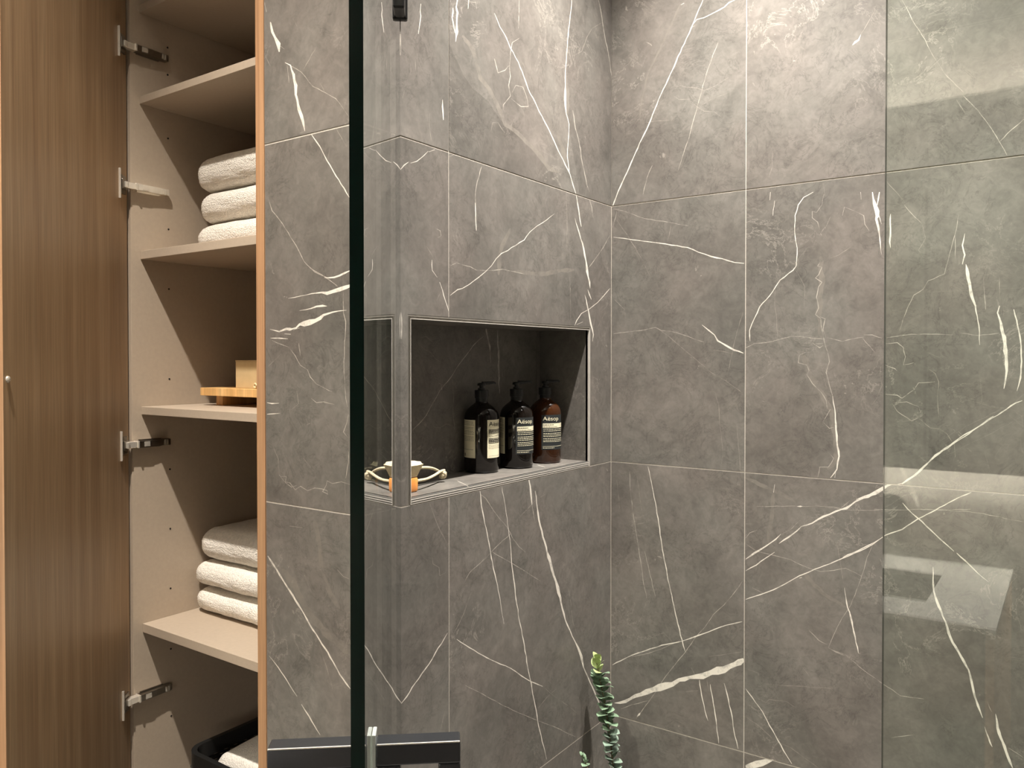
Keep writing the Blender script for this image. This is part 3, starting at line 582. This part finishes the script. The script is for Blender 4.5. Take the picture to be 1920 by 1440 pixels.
# open cabinet door
AL = math.radians(50.2); P0 = Vector((XL-.0065, YF-.004, 0))
dr = empty('door', P0-Vector((XL, YF, 0)), -AL); dr.parent = cab
pn = MB(); pn.box(0, .449, -.018, 0, .065, 2.6, 0, .0004); pn.build('door_panel', M['doorwood'], dr)
eb = MB(); eb.box(.449, .450, -.018, 0, .065, 2.6); eb.build('edge_band', M['edgewood'], dr)
kb = MB(); 
kb.lathe([(.0005, .0032), (.0032, .0030), (.0048, .0018), (.0052, .0), (.0052, -.001)], (0, 0, 0), 16, cap=False)
for v in kb.b.verts: v.co = Vector((v.co.x+.4385, v.co.z, v.co.y+1.411))
kb.build('door_bumper', M['nickel'], dr, True)
for i, (z, dark) in enumerate(((2.054, 1), (1.781, 0), (1.272, 1), (.766, 1))):
    hg = empty('hinge', (0, 0, z)); hg.parent = cab
    # cup flange standing on the door's inner face
    f = MB(); R = Matrix.Translation(P0-Vector((XL, YF, 0))) @ Matrix.Rotation(-AL, 4, 'Z')
    f.box(.030, .0385, 0, .0012, -.027, .027, 1, .0004, mat=R)
    f.box(.038, .0405, 0, .0042, -.029, .029, 0, .0004, mat=R)
    f.build('cup_flange', [M['nickel'], M['nickel_dark']], hg)
    c = MB(); c.box(.012, .034, 0, .0035, -.018, .018, 0, .001, mat=R); c.box(.014, .036, .0036, .006, -.010, .010, 0, .001, mat=R)
    c.build('hinge_cup', M['nickel_dark'], hg)
    k = MB(); a = R @ Vector((.024, .008, 0)); k.box(.002, .016, a.y-.004, .004, -.0062, .0062, 0, .001); k.box(.001, .0185, .002, .0055, -.0072, .0072, 0, .0006)
    k.box(.003, a.x+.004, a.y-.004, a.y+.002, -.006, .006, 0, .001)
    k.build('hinge_link', M['nickel'], hg)
    ar = MB()
    for q in range(6):
        y = .0055+q*.0115; hgt = .0165-.0006*q; ar.box(.0008, hgt, y, y+.0116, -.0062, .0062, 0, 0)
    ar.box(.0166, .0172, .016, .028, -.0048, .0048, 1, 0); ar.box(.0125, .0150, .060, .0635, -.0048, .0048, 1, 0); ar.box(.0125, .0148, .066, .0685, -.0048, .0048, 1, 0)
    ar.box(.0000, .003, .012, .06, -.0085, .0085, 0, 0)
    ar.build('hinge_arm', [M['nickel_dark'] if dark else M['nickel'], M['nickel']], hg)
# ------------------------------------------------------------------ towels
def fnoise(x, y, z, s=1.0):
    return (math.sin(x*7.3*s+1.3*math.sin(y*5.1*s))+math.sin(y*8.7*s+z*3.1*s)+math.sin(z*9.7*s+x*4.3*s))/3
def towel(name, x0, x1, y0, y1, z0, z1, seed, label, group, cat='towel', mat='towel', nose=.5, dome=0, folds=True):
    """folded bath towel: bull-nosed slab with the fold edge on the left and at the front"""
    nx, ny, nt = 46, 30, 26
    b = bmesh.new(); rnd = random.Random(seed); h = (z1-z0)/2; cz = (z0+z1)/2
    # superellipsoid-like box, rounded in plan and section
    W, Dp = (x1-x0)/2, (y1-y0)/2; cx, cy = (x0+x1)/2, (y0+y1)/2
    bmesh.ops.create_cube(b, size=2)
    bmesh.ops.subdivide_edges(b, edges=b.edges[:], cuts=30, use_grid_fill=True)
    ph = rnd.uniform(0, 6)
    for v in b.verts:
        x, y, z = v.co
        # section rounding: squash towards a bullnose with radius = half thickness
        rx, rz = min(.034, W*.6), h*.93
        P = Vector((x*W, y*Dp, z*h)); I = Vector((max(-W+rx, min(W-rx, P.x)), max(-Dp+rx, min(Dp-rx, P.y)), max(-h+rz, min(h-rz, P.z))))
        q = Vector(((P.x-I.x)/rx, (P.y-I.y)/rx, (P.z-I.z)/rz)); m = max(abs(q.x), abs(q.y), abs(q.z))
        if m > 1e-6: q = q*(m/q.length)
        px, py, zz = I.x+q.x*rx, I.y+q.y*rx, I.z+q.z*rz
        wob = .0022*fnoise(px*2+seed, py*2, zz*3+ph, 2.2)+.0010*fnoise(px*6, py*6+seed, zz*9, 2.5)
        zz += wob*.9 + dome*(1-x*x)*(1-y*y)*(1 if z > 0 else .0)
        sag = -.0015*(abs(x)**4)
        v.co = (cx+px+wob*.8, cy+py+wob*.8, max(cz+zz+sag, z0+.0002) if z < 0 else cz+zz+sag)
    for v in b.verts:
        v.co += Vector((rnd.uniform(-1, 1), rnd.uniform(-1, 1), rnd.uniform(0, .8)))*.0007
    b.verts.ensure_lookup_table()
    c = Vector((cx, cy, z0))
    for v in b.verts: v.co -= c
    me = bpy.data.meshes.new(name); b.to_mesh(me); b.free()
    for p in me.polygons: p.use_smooth = True
    o = link(name, me, None, [M[mat]], c); tag(o, label, cat, group); return o
zt = 1.6570
TG1, TG2 = 'bath towels stacked on the upper shelf', 'bath towels stacked on the lower shelf'
towel('folded_towel', -.580, -.255, -.715, -.40, zt, zt+.058, 1, 'folded white towel at the bottom of the upper stack', TG1)
towel('folded_towel', -.578, -.255, -.712, -.40, zt+.0595, zt+.123, 2, 'folded white towel in the middle of the upper stack', TG1)
towel('folded_towel', -.584, -.255, -.712, -.40, zt+.1250, zt+.196, 3, 'plump folded white towel on top of the upper stack', TG1, dome=.006)
zt = .9095
towel('folded_towel', -.632, -.255, -.690, -.36, zt, zt+.052, 4, 'folded white towel at the bottom of the lower stack', TG2)
towel('folded_towel', -.634, -.255, -.690, -.36, zt+.0545, zt+.107, 5, 'folded white towel in the middle of the lower stack', TG2)
towel('folded_towel', -.626, -.255, -.682, -.36, zt+.109, zt+.175, 6, 'folded white towel on top of the lower stack', TG2, dome=.008)
rt = towel('rolled_washcloth', -.418, -.262, -.645, -.575, zt+.1835, zt+.227, 8, 'small white washcloth lying on the lower towel stack', None, 'towel', folds=False)
# ------------------------------------------------------------------ wooden riser tray with boxes
ty = -.697; tx = -.582; zt = 1.3460
tr_ = tag(empty('riser_tray', (tx, ty, zt)), 'low pale wooden riser tray on the middle shelf', 'tray')
MB().box(0, .30, 0, .20, .0205, .0365, 0, .0008).build('tray_board', M['traywood'], tr_)
for a, b in ((.014, .036), (.25, .272)):
    MB().box(a, b, .028, .18, 0, .0204, 0, .0006).build('foot', M['traywood'], tr_)
bx = tag(empty('storage_box', (-.4915, -.677, zt+.0367)), 'pale kraft square box standing on the wooden riser tray', 'box')
MB().box(0, .14, 0, .10, 0, .0535, 0, .0008).build('box_body', M['kraft'], bx)
MB().box(-.0005, .1405, -.0005, .1005, .0539, .056, 0, .0004).build('lid', M['kraft'], bx)
rg = MB(); c = hit(479, 723, 1, -.6775)-Vector((-.4915, -.677, zt+.0367))
rg.tube([(c.x+.0033*math.cos(a*PI/8), -.0012, c.z+.0042*math.sin(a*PI/8)) for a in range(16)], .0013, 8, closed=True)
rg.build('eyelet', M['bristle'], bx, True)
b2 = tag(empty('slim_box', (-.475, -.565, zt+.0367)), 'tall grey box standing behind the kraft box on the tray', 'box')
MB().box(.0, .12, 0, .05, 0, .090, 0, .001).build('box_body', M['mauve'], b2)
MB().box(-.0005, .1205, -.0005, .0505, .0904, .097, 0, .001).build('lid', M['mauve'], b2)
# ------------------------------------------------------------------ woven basket
bz = .4405; bx0, bx1, by0, by1, bh = -.520, -.262, -.775, -.40, .240
bk = tag(empty('woven_basket', (bx0, by0, bz)), 'black woven basket with a smooth rim on the bottom shelf', 'basket')
def rrect(x0, x1, y0, y1, r, n=6):
    out = []
    for (cx_, cy_, a0) in ((x1-r, y1-r, 0), (x0+r, y1-r, 90), (x0+r, y0+r, 180), (x1-r, y0+r, 270)):
        for i in range(n+1):
            a = math.radians(a0+90*i/n); out.append((cx_+r*math.cos(a), cy_+r*math.sin(a)))
    return out
W_, D_ = bx1-bx0, by1-by0
bm = MB(); prev = None
def densify(pl, step=.006):
    out = []
    for p, q in zip(pl, pl[1:]+pl[:1]):
        d = math.hypot(q[0]-p[0], q[1]-p[1]); n = max(1, round(d/step))
        for i in range(n): out.append((p[0]+(q[0]-p[0])*i/n, p[1]+(q[1]-p[1])*i/n))
    return out
base = densify(rrect(0, W_, 0, D_, .035))
nb = len(base)
# plaited rows: over-under bumps round the wall
for k in range(38):
    zk = .003+k*(bh-.03)/38; ring = []
    for i, (x, y) in enumerate(base):
        nx_, ny_ = x-W_/2, y-D_/2; l = math.hypot(nx_, ny_) or 1
        s_ = .0016*(1 if ((i//2)+k) % 2 else -1) + .001*math.sin(i*1.7+k); ring.append((x+nx_/l*s_, y+ny_/l*s_, zk))
    bm.tube(ring, .0031, 4, closed=True)
bm.build('woven_wall', M['basket'], bk, True)
bmf = MB(); bmf.box(.01, W_-.01, .01, D_-.01, .0005, .004); bmf.build('basket_floor', M['basket'], bk)
rm = MB(); outer = rrect(-.002, W_+.002, -.002, D_+.002, .036, 8); inner = rrect(.008, W_-.008, .008, D_-.008, .028, 8)
def ringwall(mbx, o, i_, z0, z1):
    n = len(o); V_ = mbx.b.verts.new
    a = [V_((p[0], p[1], z0)) for p in o]; b_ = [V_((p[0], p[1], z1)) for p in o]; c_ = [V_((p[0], p[1], z1)) for p in i_]; d_ = [V_((p[0], p[1], z0)) for p in i_]
    for r1, r2 in ((a, b_), (b_, c_), (c_, d_), (d_, a)):
        for k in range(n): mbx.b.faces.new((r1[k], r1[(k+1) % n], r2[(k+1) % n], r2[k]))
ringwall(rm, outer, inner, bh-.030, bh)
rm.build('rim', M['leather'], bk, True)
tw = towel('folded_towel', bx0+.022, bx1-.012, by0+.022, by1-.03, bz+.006, bz+.225, 9, 'off-white towel heaped inside the black basket', None, dome=.018, folds=False)

# ------------------------------------------------------------------ pump bottles in the niche
def text_mesh(body, size):
    cu = bpy.data.curves.new('lettering', 'FONT'); cu.body = body; cu.size = size; cu.resolution_u = 3; cu.align_x = 'LEFT'
    o = bpy.data.objects.new('lettering', cu); COL.objects.link(o)
    me = bpy.data.meshes.new_from_object(o.evaluated_get(bpy.context.evaluated_depsgraph_get()))
    bpy.data.objects.remove(o); bpy.data.curves.remove(cu); return me
def bottle(name, px, py, body_mat, front, a0, a1, back0, back1, label, dk):
    base = hit(px, py, 2, NZ0); c = Vector((base.x, base.y, NZ0))
    t = tag(empty(name, c), label, 'bottle', 'amber pump bottles in the shower niche')
    r = .0352
    prof = [(.0005, .0), (.030, .0), (.0335, .0015), (r, .006), (r, .1095), (.0348, .115), (.0330, .121), (.0295, .127), (.0240, .1325), (.0175, .1375), (.0130, .141), (.0118, .144), (.0118, .152)]
    MB().lathe(prof, seg=64, cap=False).build('glass_body', M[body_mat], t, 60)
    MB().lathe([(.0125, .1435), (.0125, .1505), (.0142, .1507), (.0142, .1660), (.0120, .1668), (.0005, .1668)], seg=40, cap=False).build('collar', M['plastic'], t, True)
    tc = (CAM-c); tc.z = 0; tc.normalize(); rv = Vector((-tc.y, tc.x, 0))
    p = MB(); p.lathe([(.0075, .1668), (.0075, .1705), (.0045, .1706), (.0045, .1755), (.0085, .1757), (.0085, .1795), (.0070, .1812), (.0005, .1815)], seg=28, cap=False)
    dv = (rv*math.cos(dk)-tc*math.sin(dk))
    p.tube([dv*.002+Vector((0, 0, .1800)), dv*.018+Vector((0, 0, .1806)), dv*.029+Vector((0, 0, .1815)), dv*.0325+Vector((0, 0, .1795))], [.0042, .0034, .0026, .0022], 10)
    p.build('pump', M['plastic'], t, True)
    def at(ang, z, rr): return tc*(rr*math.cos(ang))+rv*(rr*math.sin(ang))+Vector((0, 0, z))
    def patch(mbx, b0, b1, z0, z1, rr, mi=0):
        n = max(1, int(abs(b1-b0)/math.radians(5)))
        for i in range(n):
            x0, x1 = b0+(b1-b0)*i/n, b0+(b1-b0)*(i+1)/n
            f = mbx.b.faces.new([mbx.b.verts.new(at(*q, rr)) for q in ((x0, z0), (x1, z0), (x1, z1), (x0, z1))]); f.material_index = mi
    def build(mbx, nm, mats): 
        bmesh.ops.remove_doubles(mbx.b, verts=mbx.b.verts[:], dist=1e-6)
        me = bpy.data.meshes.new(nm); mbx.b.to_mesh(me); mbx.b.free(); o = link(nm, me, t, mats); 
        for q in me.polygons: q.use_smooth = True
        return o
    rd = math.radians; LZ0, LZ1 = .031, .1075; LH = LZ1-LZ0
    lb = MB(); patch(lb, rd(a0), rd(a1), LZ0, LZ1, r+.00025, 0)
    Z = lambda q: LZ1-q*LH
    ta = rd(a0+5); te = rd(a1-5)
    rnd = random.Random(px)
    def dash(row, b0, b1, hgt, mi, rr=.0007):
        x = b0
        while x < b1-.03:
            w_ = rnd.uniform(.05, .16); e = min(x+w_, b1)
            patch(lb, x, e, Z(row)-hgt/2, Z(row)+hgt/2, r+rr, mi); x = e+.028
    if front == 'cream':
        patch(lb, ta, te, Z(.365), Z(.25), r+.0005, 1); patch(lb, ta, te, Z(.615), Z(.48), r+.0005, 1)
        for q in (.275, .31, .345, .505, .55, .592): dash(q, ta+.02, te-.1, .0007, 2, .0008)
        for q in (.40, .435): dash(q, ta, ta+1.1, .0008, 1)
        for q in (.66, .70, .74, .945): dash(q, ta, te, .0006, 3)
        mats = [M['cream'], M['ink'], M['cream'], M['inkgrey']]; tm = 'ink'
    else:
        patch(lb, ta, te, Z(.375), Z(.245), r+.0005, 1)
        dash(.285, ta+.03, ta+.75, .0011, 2, .0008); dash(.345, ta+.03, ta+1.0, .0008, 2, .0008)
        for q, e in ((.415, te), (.462, te), (.53, te), (.575, te), (.618, te-.3), (.68, te), (.725, te), (.768, te-.2)): dash(q, ta+.03, e, .0011, 1)
        patch(lb, ta, te, Z(.909), Z(.90), r+.0005, 1); dash(.95, ta, ta+.8, .0011, 1)
        mats = [M['slate'], M['cream'], M['ink'], M['inkgrey']]; tm = 'cream'
    build(lb, 'front_label', mats)
    me = text_mesh('A\u00ebsop', .0125); me.name = 'wordmark'
    w0 = min(v.co.x for v in me.vertices)
    for v in me.vertices:
        x, y = v.co.x-w0, v.co.y
        v.co = at(ta+x*1.18/r, Z(.162)+y, r+.0009)
    me.materials.clear()
    link('wordmark', me, t, [M[tm]])
    lb = MB(); bb0, bb1 = rd(back0), rd(back1)
    patch(lb, bb1, bb0, LZ0, LZ1, r+.00025, 0)
    for q, mi in ((.05, 3), (.09, 3), (.13, 3), (.20, 1), (.235, 3), (.29, 1), (.325, 3), (.37, 1), (.44, 1), (.475, 3), (.51, 1), (.545, 1), (.78, 3)):
        dash(q, bb0-1.1, bb0-.08, .0008, mi)
    patch(lb, bb0-.9, bb0-.75, Z(.96), Z(.88), r+.0005, 1)
    build(lb, 'back_label', [M['cream'], M['inkgrey'], M['ink'], M['inkgrey']])
bottle('pump_bottle', 903, 884, 'amber', 'cream', 19, 130, -21, -130, 'dark amber pump bottle with cream label, leftmost in the niche', .5)
bottle('pump_bottle', 968.5, 875.5, 'amber', 'slate', -3, 118, -44, -150, 'dark amber pump bottle with slate label between two others', .15)
bottle('pump_bottle', 1022, 866, 'amber_lit', 'slate', -13, 108, -62, -165, 'amber pump bottle, brown light glow painted in, slate label in the niche corner', .05)
# ------------------------------------------------------------------ brush with rope loop
bc = Vector((-.048, -.660, NZ0))
br = tag(empty('bath_brush', bc), 'small honey wood brush with pale bristles and knotted rope loop', 'brush')
o = MB(); o.box(-.013, .013, -.034, .0215, 0, .0255, 0, .004); o.build('brush_block', M['orange'], br, True)
s = MB(); v = [s.b.verts.new(p) for p in ((-.011, -.030, .0256), (.011, -.030, .0256), (.011, .0185, .0256), (-.011, .0185, .0256), (-.017, -.038, .047), (.017, -.038, .047), (.017, .029, .047), (-.017, .029, .047), (-.013, -.034, .052), (.013, -.034, .052), (.013, .025, .052), (-.013, .025, .052))]
for k in (0, 4):
    for i in range(4): s.b.faces.new((v[k+i], v[k+(i+1) % 4], v[k+4+(i+1) % 4], v[k+4+i]))
s.b.faces.new(v[8:12])
bmesh.ops.subdivide_edges(s.b, edges=s.b.edges[:], cuts=3, use_grid_fill=True)
for q in s.b.verts: q.co += Vector((random.uniform(-1, 1), random.uniform(-1, 1), random.uniform(-1, 1)))*.0006
s.build('bristles', M['bristle'], br, True)
def wp(u, v, x): p = hit(u, v, 0, x)-bc; return p
rp = MB()
def spline(P, n=8):
    P = [Vector(p) for p in P]; out = []
    for i in range(len(P)-1):
        p0, p1, p2, p3 = P[max(i-1, 0)], P[i], P[i+1], P[min(i+2, len(P)-1)]
        for k in range(n):
            t = k/n; out.append(.5*((2*p1)+(p2-p0)*t+(2*p0-5*p1+4*p2-p3)*t*t+(3*p1-p0-3*p2+p3)*t**3))
    return out+[P[-1]]
rp.tube(spline([wp(776, 879, -.065), wp(789, 877, -.068), wp(805, 877, -.072), wp(818, 881, -.075), wp(828, 888, -.074), wp(834, 894, -.070)]), .0026, 8)
rp.tube(spline([wp(776, 903, -.040), wp(785, 901, -.042), wp(800, 898, -.048), wp(815, 891, -.058), wp(826, 884, -.066), wp(833, 882, -.072)]), .0026, 8)
rp.build('rope_loop', M['rope'], br, True)
kn = MB(); kc = wp(830.5, 890.5, -.070)
for a, rr in ((0, .0052), (1.1, .0050), (2.1, .0048)):
    ax1 = Vector((math.cos(a), math.sin(a), .3)).normalized(); ax2 = ax1.cross(Vector((0, 0, 1))).normalized()*.5+Vector((0, 0, .86))
    kn.tube([kc+ax1*rr*math.cos(2*PI*i/16)+ax2*rr*math.sin(2*PI*i/16) for i in range(16)], .0031, 8, closed=True)
kn.build('knot', M['rope'], br, True)
# ------------------------------------------------------------------ eucalyptus in a floor vase
PY = -.13
vz = tag(empty('floor_vase', (.13, -.15, 0)), 'tall grey stoneware vase on the floor in the shower corner', 'vase')
MB().lathe([(.0005, 0), (.055, 0), (.065, .03), (.07, .15), (.055, .27), (.035, .33), (.038, .36), (.033, .36), (.030, .33), (.05, .26), (.0005, .02)], seg=40, cap=False).build('vase_body', M['vase'], vz, True)
def leafmesh(nm, L, W, mat):
    b = bmesh.new(); n = 6; rows_ = []
    for i in range(n+1):
        t = i/n; w_ = W*math.sin(PI*min(1, .06+t*.94))**.75; x = L*t; z = .10*L*math.sin(t*PI)
        rows_.append([b.verts.new((x, s_*w_, z+abs(s_)*.12*w_)) for s_ in (-1, 0, 1)])
    for a, c_ in zip(rows_, rows_[1:]):
        for k in range(2): b.faces.new((a[k], a[k+1], c_[k+1], c_[k]))
    me = bpy.data.meshes.new(nm); b.to_mesh(me); b.free(); me.materials.append(mat)
    for p in me.polygons: p.use_smooth = True
    return me
LM = [leafmesh('leaf', .0190, .0085, M['leaf_a']), leafmesh('leaf', .0185, .0095, M['leaf_b']), leafmesh('leaf', .0170, .0080, M['leaf_c'])]
def branch(pts, n, z_lime, name, label, szs):
    b0 = Vector((.13, -.15, .03))
    t = tag(empty(name, b0), label, 'plant', 'eucalyptus branches')
    P = [b0, Vector((.128, -.147, .25))]+pts
    sp = spline([p-b0 for p in P], 14)
    MB().tube(sp, [.0022-.0012*i/len(sp) for i in range(len(sp))], 6).build('stem', M['stem'], t, True)
    # arc length placement of opposite leaf pairs down from the tip
    d = [0]
    for a, b in zip(sp[::-1], sp[::-1][1:]): d.append(d[-1]+(b-a).length)
    rs = sp[::-1]; rnd = random.Random(len(label)); s_ = 0.0; i = 0; k = 0
    while s_ < n:
        while i < len(d)-2 and d[i+1] < s_: i += 1
        f = (s_-d[i])/max(1e-6, d[i+1]-d[i]); p = rs[i].lerp(rs[i+1], min(1, f)); ax = (rs[i]-rs[i+1]).normalized()
        for h in (0, 1):
            yaw = k*1.57+h*PI+rnd.uniform(-.35, .35); tilt = rnd.uniform(.05, .65) if s_ > .02 else rnd.uniform(.7, 1.1)
            lime = s_ < z_lime
            o = bpy.data.objects.new('leaf', LM[0 if lime else (1 if s_ < .15 else 2)]); COL.objects.link(o); o.parent = t
            q = Matrix.Rotation(yaw, 4, 'Z') @ Matrix.Rotation(-tilt, 4, 'Y') @ Matrix.Rotation(rnd.uniform(-.5, .5), 4, 'X')
            sc = szs*rnd.uniform(.72, 1.08)*(.75 if s_ < .012 else 1)
            o.matrix_local = Matrix.Translation(p+ax*rnd.uniform(-.002, .002)) @ q @ Matrix.Scale(sc, 4)
        s_ += rnd.uniform(.0062, .0095); k += 1
H_ = lambda u, v, y: hit(u, v, 1, y)
branch([H_(1150, 1438, PY), H_(1143, 1380, PY), H_(1134, 1320, PY), H_(1124, 1270, PY), H_(1118, 1238, PY)], .30, .030, 'eucalyptus_branch', 'tall eucalyptus branch with lime tip in the shower corner', 1.45)
branch([H_(1124, 1520, -.22), H_(1102, 1442, -.225), H_(1091, 1416, -.23)], .028, .0, 'eucalyptus_branch', 'short eucalyptus sprig left of the tall branch at bottom edge', .75)
# ------------------------------------------------------------------ vanity behind the camera (reflected in the fixed glass)
van = tag(empty('vanity_unit', (-.44, -2.4, 0)), 'wall-hung vanity with grey counter and dark sunken basin', 'vanity')
def vb(name, x0, x1, y0, y1, z0, z1, m, bev=.001):
    o = MB().box(x0, x1, y0, y1, z0, z1, 0, bev).build(name, M[m], van, recenter=True); o.location = Vector(o.location)-Vector((-.44, -2.4, 0)); return o
VX0, VX1, VY0, VY1, VZ = -.44, .758, -2.3985, -1.789, .85
BX0, BX1, BY0, BY1 = -.05, .602, -2.221, -1.930
ct = MB()
ct.box(VX0, BX0, VY0, VY1, VZ-.012, VZ); ct.box(BX1, VX1, VY0, VY1, VZ-.012, VZ); ct.box(BX0, BX1, VY0, BY0, VZ-.012, VZ); ct.box(BX0, BX1, BY1, VY1, VZ-.012, VZ)
o = ct.build('countertop', M['ctop'], van); o.location = (.44, 2.4, 0)
bs = MB(); bs.box(BX0-.006, BX1+.006, BY0-.006, BY1+.006, VZ-.13, VZ-.12); bs.box(BX0-.006, BX0, BY0-.006, BY1+.006, VZ-.12, VZ-.0125); bs.box(BX1, BX1+.006, BY0-.006, BY1+.006, VZ-.12, VZ-.0125); bs.box(BX0, BX1, BY0-.006, BY0, VZ-.12, VZ-.0125); bs.box(BX0, BX1, BY1, BY1+.006, VZ-.12, VZ-.0125)
bs.lathe([(.0005, .0102), (.02, .0102), (.022, .0115)], (BX0+.25, (BY0+BY1)/2, VZ-.13), 24, cap=False)
o = bs.build('basin', M['basin'], van); o.location = (.44, 2.4, 0)
vb('cabinet_body', VX0, VX1-.022, VY0, VY1-.03, .36, VZ-.135, 'vanity')
vb('side_panel', VX1-.021, VX1-.003, VY0, VY1-.012, .36, VZ-.0125, 'edgewood')
for a, b in ((VX0, .148), (.152, VX1-.022)):
    vb('drawer_front', a+.001, b-.001, VY1-.029, VY1-.011, .612, VZ-.0125, 'vanity'); vb('drawer_front', a+.001, b-.001, VY1-.029, VY1-.011, .36, .608, 'vanity')
fc = tag(empty('basin_tap', (.440, -2.3985, .985)), 'round black wall-mounted tap above the basin', 'tap')
def ycyl(name, r, y0, y1, z=0, x=0):
    m_ = MB(); m_.lathe([(.0005, y0), (r, y0), (r, y1), (.0005, y1)], seg=36, cap=False)
    for v in m_.b.verts: v.co = Vector((v.co.x+x, v.co.z, v.co.y+z))
    m_.build(name, M['plastic'], fc, 30)
ycyl('wall_plate', .050, .0, .006); ycyl('spout', .011, .006, .17); ycyl('lever_base', .018, .006, .035, 0)
MB().box(-.004, .068, .03, .038, -.018, -.010, 0, .002).build('lever', M['black'], fc)
mc = tag(empty('mirror_cabinet', (-.44, -2.3985, 1.133)), 'wide mirrored wall cabinet lit above and below', 'mirror cabinet')
MB().box(0, 1.5, 0, .130, .003, 1.022, 0, .001).build('cabinet_body', M['ctop'], mc)
for k in range(3):
    MB().box(k*.5+.001, k*.5+.499, .1305, .1485, 0, 1.025, 0, .0008).build('mirror_door', M['mirror'], mc)
for z, ya in ((-.006, .024), (1.0222, .04)): MB().box(.02, 1.48, ya, ya+.018, z, z+.0078).build('led_strip', M['ledglow'], mc)
